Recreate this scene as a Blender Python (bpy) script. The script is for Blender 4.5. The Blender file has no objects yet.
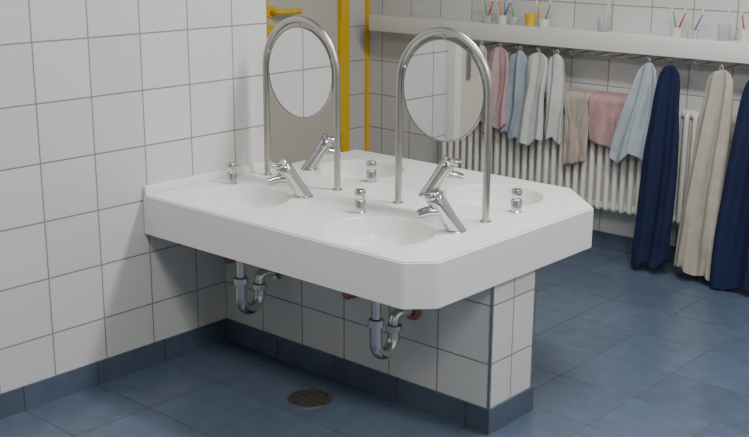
import bpy, bmesh, math, random
from mathutils import Vector, Matrix, noise
random.seed(4)
sc=bpy.context.scene
COL=sc.collection

# ------------------------------------------------------------------ materials
def new_mat(name):
    m=bpy.data.materials.new(name); m.use_nodes=True
    nt=m.node_tree; b=nt.nodes['Principled BSDF']
    return m,nt,b
def simple(name,col,rough=.5,metal=0,bump=None,spec=None,trans=0,var=0,vscale=8):
    m,nt,b=new_mat(name)
    b.inputs['Base Color'].default_value=(*col,1); b.inputs['Roughness'].default_value=rough
    b.inputs['Metallic'].default_value=metal
    if trans: b.inputs['Transmission Weight'].default_value=trans
    if spec is not None: b.inputs['Specular IOR Level'].default_value=spec
    tc=nt.nodes.new('ShaderNodeTexCoord')
    if bump:
        n=nt.nodes.new('ShaderNodeTexNoise'); n.inputs['Scale'].default_value=bump[0]; n.inputs['Detail'].default_value=3
        nt.links.new(tc.outputs['Object'],n.inputs['Vector'])
        bp=nt.nodes.new('ShaderNodeBump'); bp.inputs['Strength'].default_value=bump[1]; bp.inputs['Distance'].default_value=bump[2]
        nt.links.new(n.outputs['Fac'],bp.inputs['Height']); nt.links.new(bp.outputs['Normal'],b.inputs['Normal'])
    if var:
        n=nt.nodes.new('ShaderNodeTexNoise'); n.inputs['Scale'].default_value=vscale; n.inputs['Detail'].default_value=4
        nt.links.new(tc.outputs['Object'],n.inputs['Vector'])
        mx=nt.nodes.new('ShaderNodeMix'); mx.data_type='RGBA'
        mx.inputs[6].default_value=(*[c*(1-var) for c in col],1); mx.inputs[7].default_value=(*[min(1,c*(1+var)) for c in col],1)
        nt.links.new(n.outputs['Fac'],mx.inputs[0]); nt.links.new(mx.outputs[2],b.inputs['Base Color'])
    return m
def tile_mat(name,ua,u0,tu,va,v0,tv,col,grout,gw=.004,rough=.2,var=.04,mott=0,mscale=12,wob=.0):
    m,nt,b=new_mat(name); N=nt.nodes; L=nt.links
    g=N.new('ShaderNodeNewGeometry'); s=N.new('ShaderNodeSeparateXYZ'); L.new(g.outputs['Position'],s.inputs[0])
    def math_(op,a,c=None):
        n=N.new('ShaderNodeMath'); n.operation=op
        for i,v in enumerate((a,c)):
            if v is None: continue
            if isinstance(v,(int,float)): n.inputs[i].default_value=v
            else: L.new(v,n.inputs[i])
        return n.outputs[0]
    def ax(a,o,t):
        v=math_('DIVIDE',math_('SUBTRACT',s.outputs[a],o),t)
        return math_('MULTIPLY',math_('PINGPONG',v,.5),t),math_('FLOOR',v)
    d1,f1=ax(ua,u0,tu); d2,f2=ax(va,v0,tv)
    d=math_('MINIMUM',d1,d2)
    mr=N.new('ShaderNodeMapRange'); mr.interpolation_type='SMOOTHSTEP'
    mr.inputs['From Min'].default_value=gw*.4; mr.inputs['From Max'].default_value=gw*.4+.0014
    L.new(d,mr.inputs['Value']); mask=mr.outputs['Result']
    cb=N.new('ShaderNodeCombineXYZ'); L.new(f1,cb.inputs[0]); L.new(f2,cb.inputs[1])
    wn=N.new('ShaderNodeTexWhiteNoise'); wn.noise_dimensions='3D'; L.new(cb.outputs[0],wn.inputs['Vector'])
    val=math_('ADD',math_('MULTIPLY',wn.outputs['Value'],2*var),1-var)
    no=N.new('ShaderNodeTexNoise'); no.inputs['Scale'].default_value=mscale; no.inputs['Detail'].default_value=6; no.inputs['Roughness'].default_value=.65
    L.new(g.outputs['Position'],no.inputs['Vector'])
    val=math_('MULTIPLY',val,math_('ADD',math_('MULTIPLY',no.outputs['Fac'],2*mott),1-mott))
    vm=N.new('ShaderNodeVectorMath'); vm.operation='SCALE'; vm.inputs[0].default_value=col; L.new(val,vm.inputs['Scale'])
    mx=N.new('ShaderNodeMix'); mx.data_type='RGBA'; mx.inputs[6].default_value=(*grout,1)
    L.new(vm.outputs[0],mx.inputs[7]); L.new(mask,mx.inputs[0]); L.new(mx.outputs[2],b.inputs['Base Color'])
    rr=N.new('ShaderNodeMapRange'); rr.inputs['To Min'].default_value=.85; rr.inputs['To Max'].default_value=rough
    L.new(mask,rr.inputs['Value']); L.new(rr.outputs[0],b.inputs['Roughness'])
    bp=N.new('ShaderNodeBump'); bp.inputs['Strength'].default_value=.5; bp.inputs['Distance'].default_value=.0015
    h=mask
    if wob:
        n2=N.new('ShaderNodeTexNoise'); n2.inputs['Scale'].default_value=5; n2.inputs['Detail'].default_value=2
        L.new(g.outputs['Position'],n2.inputs['Vector'])
        h=math_('ADD',mask,math_('MULTIPLY',n2.outputs['Fac'],wob))
    L.new(h,bp.inputs['Height']); L.new(bp.outputs['Normal'],b.inputs['Normal'])
    return m
TW=.2142; TH=.2; Z0=.2416
WT=(.62,.62,.61); GR=(.27,.25,.225)
m_tl=tile_mat('tile_white_left','Y',-.788,TW,'Z',Z0,TH,WT,GR,gw=.005,wob=.5)
m_tx=tile_mat('tile_white_back','X',0,TW,'Z',Z0,TH,WT,GR,gw=.005,wob=.5)
m_te=tile_mat('tile_white_end','Y',.123,TW,'Z',Z0,TH,WT,GR,gw=.005,wob=.5)
m_floor=tile_mat('tile_floor_blue','X',.0,.3,'Y',-.02,.3,(.080,.112,.165),(.062,.078,.105),gw=.005,rough=.28,var=.08,mott=.42,mscale=14,wob=.3)
BB=(.075,.10,.145)
m_bx=tile_mat('baseboard_tile_x','X',0,.3,'Z',-5,20,BB,(.05,.05,.055),rough=.4,var=.12,mott=.35)
m_by=tile_mat('baseboard_tile_y','Y',-.02,.3,'Z',-5,20,BB,(.05,.05,.055),rough=.4,var=.12,mott=.35)
m_ceil=simple('ceiling_paint',(.75,.75,.72),.9,bump=(40,.1,.002))
m_solid=simple('mineral_white',(.79,.785,.765),.27,var=.04,vscale=400)
m_shelf=simple('shelf_white',(.74,.73,.70),.4,var=.03,vscale=30)
m_chrome=simple('chrome',(.62,.62,.62),.13,1)
m_pipe=simple('pipe_chrome',(.68,.66,.63),.2,1)
m_brushed=simple('brushed_steel',(.47,.46,.43),.30,1,bump=(300,.05,.0005))
m_mirror=simple('mirror_glass',(.82,.83,.83),.015,1)
m_dark=simple('drain_hole_shade',(.03,.03,.03),.6)
m_red=simple('red_brown_plastic',(.36,.15,.11),.5)
m_yel=simple('yellow_lacquer',(.80,.50,.02),.35)
m_door=simple('door_cream',(.60,.57,.48),.45,var=.02)
m_rad=simple('radiator_enamel',(.74,.72,.67),.35)
m_grate=simple('drain_metal',(.22,.20,.17),.4,.85)
m_trim=simple('corner_trim_metal',(.34,.34,.34),.35,.9)
def terry(n,c): return simple(n,c,.95,bump=(220,.8,.005),spec=.1,var=.16,vscale=22)
m_navy=terry('terry_navy',(.020,.028,.072)); m_cream=terry('terry_cream',(.46,.42,.35)); m_pink=terry('terry_pink',(.53,.36,.37))
m_pink2=terry('terry_rose',(.47,.30,.29))
m_lblue=terry('terry_pale_blue',(.42,.48,.54)); m_gblue=terry('terry_grey_blue',(.36,.43,.49)); m_whitet=terry('terry_white',(.58,.60,.57)); m_beige=terry('terry_beige',(.46,.39,.33))

# ------------------------------------------------------------------ mesh helpers
def mk(name,bm,mats,parent=None,smooth=None,loc=None):
    me=bpy.data.meshes.new(name); 
    bmesh.ops.recalc_face_normals(bm,faces=bm.faces)
    bm.to_mesh(me); bm.free()
    for m in (mats if isinstance(mats,(list,tuple)) else [mats]): me.materials.append(m)
    if smooth is not None:
        for p in me.polygons: p.use_smooth=True
        me.set_sharp_from_angle(angle=math.radians(smooth))
    o=bpy.data.objects.new(name,me); COL.objects.link(o)
    if parent: o.parent=parent
    if loc: o.location=loc
    return o
def empty(name,loc=(0,0,0),rz=0):
    e=bpy.data.objects.new(name,None); e.empty_display_size=.05; e.location=loc; e.rotation_euler=(0,0,rz); COL.objects.link(e); return e
def bm_box(bm,lo,hi,mi=None,bev=0):
    r=bmesh.ops.create_cube(bm,size=1)['verts']
    for v in r:
        for i in range(3): v.co[i]=lo[i]+(v.co[i]+.5)*(hi[i]-lo[i])
    fs=set(f for v in r for f in v.link_faces)
    for f in fs:
        f.normal_update(); n=f.normal
        if isinstance(mi,(list,tuple)): f.material_index=mi[max(range(3),key=lambda i:abs(n[i]))]
        elif mi: f.material_index=mi
    if bev:
        es=set(e for f in fs for e in f.edges)
        bmesh.ops.bevel(bm,geom=list(es),offset=bev,segments=3,affect='EDGES',profile=.5)
def box(name,lo,hi,mats,mi=None,parent=None,bev=0):
    bm=bmesh.new(); bm_box(bm,lo,hi,mi,bev); return mk(name,bm,mats,parent,smooth=40 if bev else None)
def sweep(bm,pts,rad,seg=16,caps=True,mi=0,closed=False,flat=1.0):
    pts=[Vector(p) for p in pts]; n=len(pts)
    rads=rad if isinstance(rad,(list,tuple)) else [rad]*n
    T=[]
    for i in range(n):
        a=pts[(i-1)%n] if (closed or i>0) else pts[i]; b=pts[(i+1)%n] if (closed or i<n-1) else pts[i]
        T.append((b-a).normalized())
    ref=Vector((0,0,1)) if abs(T[0].z)<.9 else Vector((1,0,0))
    U=(ref-T[0]*ref.dot(T[0])).normalized(); rings=[]
    for i in range(n):
        U=(U-T[i]*U.dot(T[i])).normalized(); V=T[i].cross(U)
        rings.append([bm.verts.new(pts[i]+(U*math.cos(2*math.pi*k/seg)*flat+V*math.sin(2*math.pi*k/seg))*rads[i]) for k in range(seg)])
    for i in range(n if closed else n-1):
        a=rings[i]; b=rings[(i+1)%n]
        for k in range(seg):
            f=bm.faces.new((a[k],a[(k+1)%seg],b[(k+1)%seg],b[k])); f.material_index=mi
    if caps and not closed:
        for r in (rings[0][::-1],rings[-1]): bm.faces.new(r).material_index=mi
def fillet(pts,r,n=8):
    pts=[Vector(p) for p in pts]; out=[pts[0]]
    for i in range(1,len(pts)-1):
        a,b,c=pts[i-1],pts[i],pts[i+1]; u=(a-b).normalized(); v=(c-b).normalized()
        t=min(r,(a-b).length*.49,(c-b).length*.49)
        p,q=b+u*t,b+v*t
        for k in range(n+1):
            s=k/n; out.append(p*(1-s)**2+b*2*s*(1-s)+q*s*s)
    out.append(pts[-1]); return out
def lathe(bm,prof,c=(0,0,0),axis=(0,0,1),seg=32,mi=0):
    q=Vector((0,0,1)).rotation_difference(Vector(axis).normalized()); c=Vector(c); rings=[]
    for r,z in prof:
        if r<1e-6: rings.append([bm.verts.new(c+q@Vector((0,0,z)))])
        else: rings.append([bm.verts.new(c+q@Vector((r*math.cos(2*math.pi*k/seg),r*math.sin(2*math.pi*k/seg),z))) for k in range(seg)])
    for a,b in zip(rings,rings[1:]):
        for k in range(seg):
            k2=(k+1)%seg
            if len(a)==1 and len(b)==1: continue
            if len(a)==1: f=bm.faces.new((a[0],b[k2],b[k]))
            elif len(b)==1: f=bm.faces.new((a[k],a[k2],b[0]))
            else: f=bm.faces.new((a[k],a[k2],b[k2],b[k]))
            f.material_index=mi

# ------------------------------------------------------------------ room shell
D=2.173; WE=.247; SX=-1.19; LW=1.287; RX=4.6; FY=-4.2; CH=2.8
box('floor',(SX-.15,FY-.1,-.1),(RX+.1,D+.15,0),m_floor)
box('ceiling',(SX-.15,FY-.1,CH),(RX+.1,D+.15,CH+.1),m_ceil)
box('wall_left',(SX-.15,FY,0),(0,WE,CH),[m_tl,m_tx],[0,1,0])
box('wall_recess',(SX-.15,WE,0),(SX,D,CH),m_tl)
box('wall_back',(SX-.15,D,0),(RX+.1,D+.15,CH),m_tx)
box('wall_right',(RX,FY,0),(RX+.1,D,CH),m_tl)
box('wall_front',(SX-.15,FY-.1,0),(RX+.1,FY,CH),m_tx)
box('wall_partition_low',(0,0,0),(LW,WE,.519),[m_te,m_tx],[0,1,0])
HB=.088
box('baseboard_left',(0,FY,0),(.008,0,HB),m_by)
box('baseboard_partition_front',(.008,-.008,0),(LW+.008,0,HB),m_bx)
box('baseboard_partition_end',(LW,0,0),(LW+.008,WE+.008,HB),m_by)
box('baseboard_partition_rear',(0,WE,0),(LW,WE+.008,HB),m_bx)
box('baseboard_back',(SX,D-.008,0),(RX,D,HB),m_bx)
bm=bmesh.new()
for y in (-.004,WE-.004): bm_box(bm,(LW-.004,y,HB),(LW+.004,y+.008,.519))
mk('trim_partition_corners',bm,m_trim)

# door in recess with yellow frame + lever
d=empty('door_1')
box('leaf',(SX,1.32,.01),(SX+.035,1.88,2.0),m_door,parent=d)
bm=bmesh.new()
bm_box(bm,(SX,1.88,0),(SX+.06,1.955,2.06)); bm_box(bm,(SX,1.25,0),(SX+.06,1.32,2.06)); bm_box(bm,(SX,1.25,2.0),(SX+.06,1.955,2.06))
mk('frame',bm,m_yel,d)
bm=bmesh.new()
sweep(bm,fillet([(SX+.03,1.36,1.165),(SX+.10,1.36,1.165),(SX+.10,1.52,1.165)],.03),.015)
lathe(bm,[(0,0),(.032,0),(.032,.012),(0,.012)],(SX+.034,1.36,1.165),(1,0,0))
lathe(bm,[(0,0),(.026,0),(.026,.010),(0,.010)],(SX+.034,1.36,1.07),(1,0,0))
mk('handle',bm,m_yel,d,smooth=40)
bm=bmesh.new()
for z in (.35,1.1,1.8): sweep(bm,[(SX+.068,1.885,z),(SX+.068,1.885,z+.1)],.009)
mk('hinges',bm,m_yel,d,smooth=40)
box('trim_recess_corner',(SX,D-.02,0),(SX+.02,D,CH),m_yel)

# second door in the left wall (seen in mirror)
d=empty('door_2')
box('leaf',(0,-1.98,.01),(.03,-1.16,2.0),m_door,parent=d)
bm=bmesh.new()
bm_box(bm,(0,-1.16,0),(.045,-1.11,2.06)); bm_box(bm,(0,-2.04,0),(.045,-1.98,2.06)); bm_box(bm,(0,-2.04,2.0),(.045,-1.11,2.06))
mk('frame',bm,m_shelf,d)
bm=bmesh.new()
bm_box(bm,(.03,-1.245,.90),(.038,-1.215,1.10))
sweep(bm,fillet([(.03,-1.23,1.05),(.08,-1.23,1.05),(.08,-1.35,1.05)],.02),.01)
mk('handle',bm,m_brushed,d,smooth=40)

# ------------------------------------------------------------------ counter
HT=.6646;HBt=.5197;YF=-.383;YB=.772;CL=1.306
outline=[(0,YF),(CL-.075,YF),(CL,YF+.075),(CL,YB-.20),(CL-.215,YB),(0,YB)]
bm=bmesh.new()
lo=[bm.verts.new((x,y,HBt)) for x,y in outline]; hi=[bm.verts.new((x,y,HT)) for x,y in outline]
bm.faces.new(lo[::-1]); bm.faces.new(hi)
for i in range(6): bm.faces.new((lo[i],lo[(i+1)%6],hi[(i+1)%6],hi[i]))
es=[e for e in bm.edges if all(abs(v.co.z-HT)<1e-5 for v in e.verts)]+[e for e in bm.edges if abs(e.verts[0].co.z-e.verts[1].co.z)>.1]
bmesh.ops.bevel(bm,geom=es,offset=.005,segments=3,affect='EDGES')
basins=[(.29,-.17),(.955,-.17),(.28,.48),(.94,.48)]
counter=mk('washbasin_counter',bm,m_solid)
bm=bmesh.new()
prof=[(0,-.135),(.05,-.132),(.10,-.12),(.135,-.10),(.156,-.075),(.168,-.048),(.175,-.024),(.179,-.008),(.181,-.0025),(.184,.0006),(.184,.05),(0,.05)]
for bx,by in basins: lathe(bm,prof,(bx,by,HT),seg=72)
cut=mk('cut',bm,m_solid)
md=counter.modifiers.new('b','BOOLEAN'); md.object=cut; md.operation='DIFFERENCE'; md.solver='EXACT'
bpy.context.view_layer.update()
dg=bpy.context.evaluated_depsgraph_get(); me=bpy.data.meshes.new_from_object(counter.evaluated_get(dg))
counter.modifiers.clear(); counter.data=me; bpy.data.objects.remove(cut)
for p in me.polygons: p.use_smooth=True
me.set_sharp_from_angle(angle=math.radians(24))
box('backsplash',(0,YF+.004,HT),(.016,WE,HT+.032),m_solid,parent=counter,bev=.003)
bm=bmesh.new()
for bx,by in basins:
    lathe(bm,[(0,.003),(.012,.002),(.018,.003),(.03,.005),(.034,.003),(.035,0),(0,-.001)],(bx,by,HT-.1335))
mk('basin_drains',bm,m_chrome,counter,smooth=40)

# ------------------------------------------------------------------ arches with mirrors
YC=.155
def arch(x0,x1):
    e=empty('arched_mirror',((x0+x1)/2,YC,HT+.0005)); R=(x1-x0)/2; zc=1.09-HT; tr=.0122
    bm=bmesh.new()
    pts=[(-R,0,0),(-R,0,zc*.5)]+[(-R*math.cos(math.pi*k/36),0,zc+R*math.sin(math.pi*k/36)) for k in range(37)]+[(R,0,zc*.5),(R,0,0)]
    sweep(bm,pts,tr,20)
    for s in (-R,R): lathe(bm,[(0,0),(.019,0),(.019,.003),(.0125,.005)],(s,0,0))
    mk('arch_tube',bm,m_brushed,e,smooth=50)
    rm=R-.018; zm=zc-.008
    bm=bmesh.new(); lathe(bm,[(0,-.004),(rm-.003,-.004),(rm-.003,.004),(0,.004)],(0,0,zm),(0,-1,0),seg=80)
    mk('mirror_disc',bm,m_mirror,e)
    bm=bmesh.new(); lathe(bm,[(rm-.004,-.0055),(rm,-.0055),(rm+.001,0),(rm,.0055),(rm-.004,.0055)],(0,0,zm),(0,-1,0),seg=80)
    mk('mirror_rim',bm,m_trim,e,smooth=60)
    bm=bmesh.new()
    for a in (20,90,160):
        c,s=math.cos(math.radians(a)),math.sin(math.radians(a))
        sweep(bm,[(c*(rm-.004),0,zm+s*(rm-.004)),(c*(R-.004),0,zc+s*(R-.004))],.005,10)
    mk('mirror_pins',bm,m_brushed,e,smooth=40)
arch(.09,.465); arch(.76,1.14)

# ------------------------------------------------------------------ faucets (local +X = towards basin)
def faucet_meshes():
    out=[]
    bm=bmesh.new()
    A=math.radians(34)
    ax=Vector((math.sin(A),0,math.cos(A)))
    b0=Vector((0,0,.004))
    lathe(bm,[(0,0),(.034,0),(.034,.003),(.031,.005),(0,.005)],(0,0,0))
    L=.134
    seg=32;rings=[]
    right=Vector((0,1,0)); fwd=right.cross(ax).normalized()
    for t,r in ((0,.0265),(.25,.0265),(.6,.0275),(.80,.0290),(.985,.0295),(1.0,.028)):
        ring=[]
        for k in range(seg):
            a=2*math.pi*k/seg
            off=fwd*math.cos(a)*r+right*math.sin(a)*r
            p=b0+off+ax*(L*t)
            if t==0: p=b0+off-ax*(off.z/ax.z)
            ring.append(bm.verts.new(p))
        rings.append(ring)
    for a,b in zip(rings,rings[1:]):
        for k in range(seg): bm.faces.new((a[k],a[(k+1)%seg],b[(k+1)%seg],b[k]))
    bm.faces.new(rings[-1]); bm.faces.new(rings[0][::-1])
    out.append(('body',bm,m_chrome))
    bm=bmesh.new()
    s0=b0+ax*.080; pts=fillet([s0,s0+Vector((.050,0,.000)),s0+Vector((.080,0,-.010))],.02,6)
    n=len(pts); sweep(bm,pts,[.023-.004*i/(n-1) for i in range(n)],24,flat=.8)
    e=pts[-1]; dr=(pts[-1]-pts[-2]).normalized()
    lathe(bm,[(0,0),(.013,0),(.013,.003),(0,.003)],e,dr,seg=20)
    out.append(('spout',bm,m_chrome))
    bm=bmesh.new()
    top=b0+ax*(L+.002)
    lathe(bm,[(0,0),(.028,0),(.0295,.002),(.0295,.010),(.027,.015),(.018,.018),(0,.019)],top,ax,seg=32)
    lv=top+ax*.009
    f2=(Vector((1,0,-.05))).normalized()
    sweep(bm,[lv-f2*.010,lv+f2*.024,lv+f2*.036,lv+f2*.042,lv+f2*.045],[.023,.022,.018,.013,.007],16,flat=.34)
    out.append(('lever',bm,m_chrome))
    return out
fm=[]
for n,b,m in faucet_meshes():
    o=mk(n,b,m,smooth=42); fm.append((n,o.data)); bpy.data.objects.remove(o)
def faucet(x,y,ang):
    e=empty('faucet',(x,y,HT+.0005),ang)
    for n,me in fm:
        o=bpy.data.objects.new(n,me); COL.objects.link(o); o.parent=e
faucet(.45,-.005,math.radians(232)); faucet(1.14,-.005,math.radians(232))
faucet(.14,.335,math.radians(52)); faucet(.76,.325,math.radians(52))
def disp(x,y):
    bm=bmesh.new()
    lathe(bm,[(0,0),(.022,0),(.022,.003),(.0195,.005),(.0195,.042),(.0175,.045),(.0135,.046),(.0135,.051),(.018,.053),(.0195,.057),(.0195,.073),(.016,.080),(0,.082)],seg=28)
    mk('soap_dispenser',bm,m_chrome,smooth=35,loc=(x,y,HT+.0005))
disp(.10,-.04); disp(.75,-.035); disp(.47,.34); disp(1.14,.335)

# ------------------------------------------------------------------ traps
def trap(x,fl):
    y=-.17; e=empty('drain_trap',(x,y,0))
    bm=bmesh.new(); zt=HBt; zb=.23; w=.092
    sweep(bm,[(0,0,zt),(0,0,.33)],.017,20)
    pts=[(0,0,.36),(0,0,zb+w/2)]+[(0,w/2-w/2*math.cos(math.pi*k/16),zb+w/2-w/2*math.sin(math.pi*k/16)) for k in range(1,17)]+[(0,w,.30)]
    sweep(bm,pts,.0215,20)
    sweep(bm,fillet([(0,w,.29),(0,w,.355),(.02,.17,.355)],.045,10),.019,20)
    mk('pipe',bm,m_pipe,e,smooth=50)
    bm=bmesh.new()
    nut=lambda c,a,r,h: lathe(bm,[(r*.8,0),(r,.003),(r,h-.003),(r*.8,h)],c,a,seg=10)
    nut((0,0,zt-.03),(0,0,1),.028,.03); nut((0,0,.335),(0,0,1),.028,.028); nut((0,w,.295),(0,0,1),.028,.024)
    mk('nuts',bm,m_pipe,e,smooth=35)
    bm=bmesh.new()
    lathe(bm,[(.016,0),(.034,0),(.036,-.006),(.033,-.016),(.019,-.018)],(.02,.17,.355),(0,1,0))
    mk('wall_flange',bm,fl,e,smooth=35)
trap(.285,m_pipe); trap(.945,m_red)
for x in (.06,.69):
    bm=bmesh.new(); lathe(bm,[(0,0),(.022,0),(.022,.010),(.019,.012),(.019,.040),(.016,.044),(0,.044)],seg=24,axis=(0,-1,0))
    mk('pipe_stub_cap',bm,m_red,smooth=40,loc=(x,0,.355))

# floor drain (round slotted grate)
bm=bmesh.new()
cx,cy0=.66,-.195; R=.078
lathe(bm,[(R-.008,0),(R-.008,.004),(R,.0035),(R+.001,0)],(cx,cy0,0),seg=48)
lathe(bm,[(0,.0008),(R-.008,.0008)],(cx,cy0,0),seg=48,mi=1)  # flat near-black disc, painted shade for the holes in the grate
for i in range(-3,4):
    x=i*.0185; h=math.sqrt(max(0,(R-.006)**2-x*x)); bm_box(bm,(cx+x-.0045,cy0-h,.0008),(cx+x+.0045,cy0+h,.0036))
for y in (-.045,-.015,.015,.045):
    h=math.sqrt((R-.006)**2-y*y); bm_box(bm,(cx-h,cy0+y-.0045,.0008),(cx+h,cy0+y+.0045,.0034))
mk('floor_drain',bm,[m_grate,m_dark])

# ------------------------------------------------------------------ shelf
SZ=1.118
box('wall_shelf',(SX+.145,D-.15,SZ-.088),(3.2,D,SZ),m_shelf,bev=.004)

# radiator
rad=empty('radiator')
bm=bmesh.new(); ry0,ry1=D-.125,D-.045; z0,z1=.245,.775; x0,x1=-.50,1.07; p=.0445; n=int((x1-x0)/p)
for i in range(n+1):
    x=x0+i*p
    loop=fillet([(x,ry0+.03,z0),(x,ry0,z0),(x,ry0,z1),(x,ry1,z1),(x,ry1,z0),(x,ry0+.03,z0)],.03,5)[:-1]
    sweep(bm,loop,.0135,10,closed=True)
    sweep(bm,[(x,(ry0+ry1)/2,z0),(x,(ry0+ry1)/2,z1)],.0115,8)
for z in (z0+.01,z1-.012): sweep(bm,[(x0-.02,(ry0+ry1)/2,z),(x1+.02,(ry0+ry1)/2,z)],.021,14)
mk('columns',bm,m_rad,rad,smooth=50)
bm=bmesh.new()
for z in (z0+.01,z1-.012):
    sweep(bm,fillet([(x1+.02,(ry0+ry1)/2,z),(x1+.07,(ry0+ry1)/2,z),(x1+.07,D,z)],.03),.010,12)
lathe(bm,[(0,0),(.017,0),(.02,.02),(.018,.055),(0,.058)],(x1+.07,ry0+.03,z1-.012),(0,-1,0))
for x in (x0+.2,x1-.2):
    for z in (.34,.68): sweep(bm,[(x+p/2,ry1-.02,z),(x+p/2,D,z)],.007,8)
mk('valve_and_brackets',bm,m_rad,rad,smooth=40)

# ------------------------------------------------------------------ towels
def towel(x,y,zt,zb,wt,wb,mat,shift=0,skew=0,folds=2,seed=0,th=.02,zig=.03,rise=.5,amp=.012):
    bm=bmesh.new(); R=44; Cn=44; rnd=random.Random(seed); ph=[rnd.uniform(0,6.28) for _ in range(6)]
    fr=[];bk=[]
    for i in range(R+1):
        v=i/R; w=wt+(wb-wt)*(1-(1-v)**2)**rise if v>0 else wt
        rnd_top=.018*max(0,1-v*14)
        a,b=[],[]
        for j in range(Cn+1):
            u=-1+2*j/Cn
            hem=zb+skew*u+zig*(abs(((u*.9+ph[0])%1.0)-.5)*2-.5)
            z=zt-rnd_top*u*u+(hem-zt)*v
            am=amp*min(1,.35+v*1.5)
            fold=am*(math.sin(folds*u*2.4+ph[1]+.7*math.sin(v*2.6+ph[2])+v*.8)+.35*math.sin(folds*u*5.1+ph[3]+v*2.2))
            xx=x+shift*v+u*w/2+.006*math.sin(v*6+ph[4]+u)
            t_=th*math.sqrt(max(0,1-u*u*.97))*(.6+.4*v)
            n_=noise.noise(Vector((xx*9,z*6,seed)))*.012
            a.append(bm.verts.new((xx,y-t_+fold+n_,z))); b.append(bm.verts.new((xx,y+t_*.6+fold*.6+n_,z)))
        fr.append(a);bk.append(b)
    for i in range(R):
        for j in range(Cn):
            bm.faces.new((fr[i][j],fr[i][j+1],fr[i+1][j+1],fr[i+1][j])); bm.faces.new((bk[i][j+1],bk[i][j],bk[i+1][j],bk[i+1][j+1]))
        bm.faces.new((bk[i][0],fr[i][0],fr[i+1][0],bk[i+1][0])); bm.faces.new((fr[i][Cn],bk[i][Cn],bk[i+1][Cn],fr[i+1][Cn]))
    for j in range(Cn):
        bm.faces.new((fr[0][j+1],fr[0][j],bk[0][j],bk[0][j+1])); bm.faces.new((fr[R][j],fr[R][j+1],bk[R][j+1],bk[R][j]))
    sweep(bm,[(x+.008*math.cos(t),y,zt+.008+.012*math.sin(t)) for t in [k*math.pi/6 for k in range(12)]],.002,6,closed=True)
    return mk('towel',bm,mat,smooth=80)
YT=D-.18
towel(-.235,YT+.01,1.01,.60,.06,.12,m_whitet,0,.01,2,1)
towel(-.10,YT-.015,1.01,.58,.09,.155,m_pink,-.02,.03,2,2)
towel(.01,YT+.012,1.00,.55,.06,.15,m_gblue,-.03,-.02,2,3)
towel(.135,YT-.015,1.00,.54,.08,.15,m_whitet,-.03,.03,2,4)
towel(.23,YT+.01,1.00,.57,.05,.11,m_whitet,0,-.02,2,5)
towel(.74,YT-.005,1.00,.54,.05,.22,m_lblue,-.06,.03,2.4,6,rise=.9,zig=.05)
towel(.865,YT-.03,1.00,.04,.08,.19,m_navy,-.035,.02,2,7,th=.035,zig=.03,amp=.016)
towel(1.11,YT-.03,1.00,.05,.08,.20,m_cream,-.055,-.02,2.4,8,th=.035,zig=.03,amp=.018)
towel(1.32,YT-.04,1.01,.03,.09,.30,m_navy,-.02,.02,2.4,9,th=.04,zig=.03,amp=.018)
def drape(xc,w,zf,mat,seed,back=.12,tilt=.02):
    bm=bmesh.new(); R=40;Cn=24; zt=.808
    yf,yb=ry0-.024,ry1+.022
    P=fillet([(0,yf,zf),(0,yf,zt),(0,yb,zt),(0,yb,zt-back)],.02,6)
    L=[0]
    for a,b in zip(P,P[1:]): L.append(L[-1]+(b-a).length)
    g=[]
    for i in range(R+1):
        s=L[-1]*i/R; k=0
        while k<len(L)-2 and L[k+1]<s: k+=1
        t=(s-L[k])/max(1e-6,L[k+1]-L[k]); q=P[k].lerp(P[k+1],t)
        row=[]
        for j in range(Cn+1):
            u=-1+2*j/Cn; nn=noise.noise(Vector((u*2.2,s*8,seed)))
            hang=max(0,1-s/.2)
            row.append(bm.verts.new((xc+u*w/2*(1-.12*hang)+.012*nn,q.y-(abs(nn)*.014+.007*hang*(1+math.sin(u*6+seed)))*(1 if q.y<ry0 else -.2),q.z+tilt*u*hang+.003*nn)))
        g.append(row)
    for i in range(R):
        for j in range(Cn): bm.faces.new((g[i][j],g[i][j+1],g[i+1][j+1],g[i+1][j]))
    o=mk('towel',bm,mat,smooth=80); md=o.modifiers.new('s','SOLIDIFY'); md.thickness=.012; md.offset=1 
    return o
drape(.355,.14,.46,m_beige,3); drape(.525,.22,.57,m_pink2,4,tilt=-.02)
# hook rail
hr=empty('towel_hook_rail')
box('rail',(SX+.3,D-.02,.99),(2.6,D,1.025),m_shelf,parent=hr,bev=.003)
bm=bmesh.new()
for x in [-.235,-.10,.01,.135,.23,.33,.43,.53,.63,.74,.865,.98,1.11,1.32,1.45,1.57,1.72]:
    sweep(bm,fillet([(x,D-.018,1.01),(x,YT-.015,1.006),(x,YT-.028,1.025)],.02,5),.0045,8)
mk('hooks',bm,m_chrome,hr,smooth=50)

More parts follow.
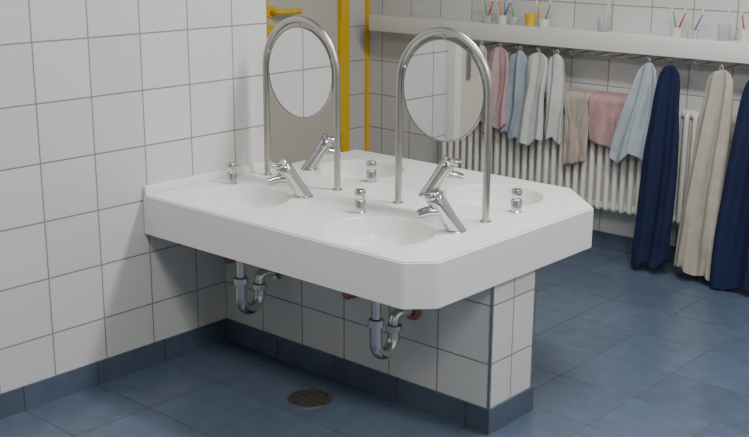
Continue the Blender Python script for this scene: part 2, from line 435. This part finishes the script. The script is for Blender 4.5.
# ------------------------------------------------------------------ toothbrush cups
def pm(n,c,tr=0,r=.35): return simple(n,c,r,trans=tr)
cols={'y':(.75,.50,.03),'g':(.05,.35,.12),'b':(.05,.15,.5),'r':(.5,.05,.05),'o':(.7,.2,.03),'w':(.7,.7,.68),'c':(.6,.62,.62)}
CM={k:pm('plastic_'+k,v) for k,v in cols.items()}
CM['c']=pm('plastic_clear',(.85,.88,.88),.7,.15)
def cup(x,y,cm,brushes,h=.075):
    e=empty('toothbrush_cup',(x,y,SZ+.0005))
    bm=bmesh.new(); lathe(bm,[(0,0),(.023,0),(.024,.002),(.031,h),(.0295,h),(.0225,.003),(0,.003)],seg=28)
    mk('cup',bm,CM[cm],e,smooth=40)
    for i,(bc,ax,ay) in enumerate(brushes):
        bm=bmesh.new()
        p0=Vector((-ax*.012,-ay*.012,.006)); dr=Vector((ax,ay,1)).normalized()
        sweep(bm,[p0,p0+dr*.06,p0+dr*.10,p0+dr*.135],[.004,.0045,.003,.0045],8)
        hd=p0+dr*.125; 
        bm_box(bm,(hd.x-.004,hd.y-.012,hd.z-.012),(hd.x+.004,hd.y-.001,hd.z+.014),1)
        mk('toothbrush_%d'%(i+1),bm,[CM[bc],CM['w']],e,smooth=50)
cy=D-.085
cup(-.26,cy,'c',[('g',-.35,.1),('r',.3,0)],.04)
cup(-.165,cy,'w',[('b',.4,.1),('o',-.3,0)],.045)
cup(-.10,cy+.01,'c',[('g',-.3,.1)],.04)
cup(.015,cy-.01,'y',[],.065)
cup(.09,cy,'w',[('y',-.5,.1),('g',.3,.1)],.04)
cup(.43,cy,'c',[('w',.2,.1)],.07)
cup(.82,cy,'w',[('g',-.3,.1),('r',.35,.1)],.045)
cup(.90,cy,'c',[('b',.4,.1)],.04)
cup(1.05,cy,'c',[('w',.2,0)],.075)
cup(1.15,cy,'w',[('r',-.2,0)],.06)

# ------------------------------------------------------------------ ceiling lamps
m_em,nt,b=new_mat('lamp_diffuser'); b.inputs['Emission Color'].default_value=(1,.98,.94,1); b.inputs['Emission Strength'].default_value=4
def lamp(x,y,pw,lx=1.2,ly=.35):
    e=empty('ceiling_lamp',(x,y,CH))
    bm=bmesh.new(); bm_box(bm,(-lx/2,-ly/2,-.06),(lx/2,ly/2,0)); mk('housing',bm,m_shelf,e)
    bm=bmesh.new(); bm_box(bm,(-lx/2+.03,-ly/2+.03,-.066),(lx/2-.03,ly/2-.03,-.06)); mk('diffuser',bm,m_em,e)
    l=bpy.data.lights.new('tube_light','AREA'); l.shape='RECTANGLE'; l.size=lx-.06; l.size_y=ly-.06; l.energy=pw; l.color=(1,.985,.96)
    o=bpy.data.objects.new('tube_light',l); COL.objects.link(o); o.parent=e; o.location=(0,0,-.075)
lamp(1.5,.55,48); lamp(3.2,-1.4,44); lamp(3.4,.6,34); lamp(1.1,-1.7,20)
w=bpy.data.worlds.new('world'); sc.world=w; w.use_nodes=True; w.node_tree.nodes['Background'].inputs[0].default_value=(.5,.55,.6,1); w.node_tree.nodes['Background'].inputs[1].default_value=.2

# ------------------------------------------------------------------ camera
yaw,pitch,roll,f=0.7205,-0.2593,0.0065,1109.26
fw=Vector((-math.sin(yaw)*math.cos(pitch),math.cos(yaw)*math.cos(pitch),math.sin(pitch)))
r=fw.cross(Vector((0,0,1))).normalized(); u=r.cross(fw)
rt=r*math.cos(roll)+u*math.sin(roll); up=-r*math.sin(roll)+u*math.cos(roll)
M=Matrix((( rt.x,up.x,-fw.x,3.2124),(rt.y,up.y,-fw.y,-2.7641),(rt.z,up.z,-fw.z,1.6180),(0,0,0,1)))
cam=bpy.data.cameras.new('camera'); cam.sensor_width=36; cam.lens=f/749*36; cam.clip_start=.05
co=bpy.data.objects.new('camera',cam); COL.objects.link(co); co.matrix_world=M; sc.camera=co
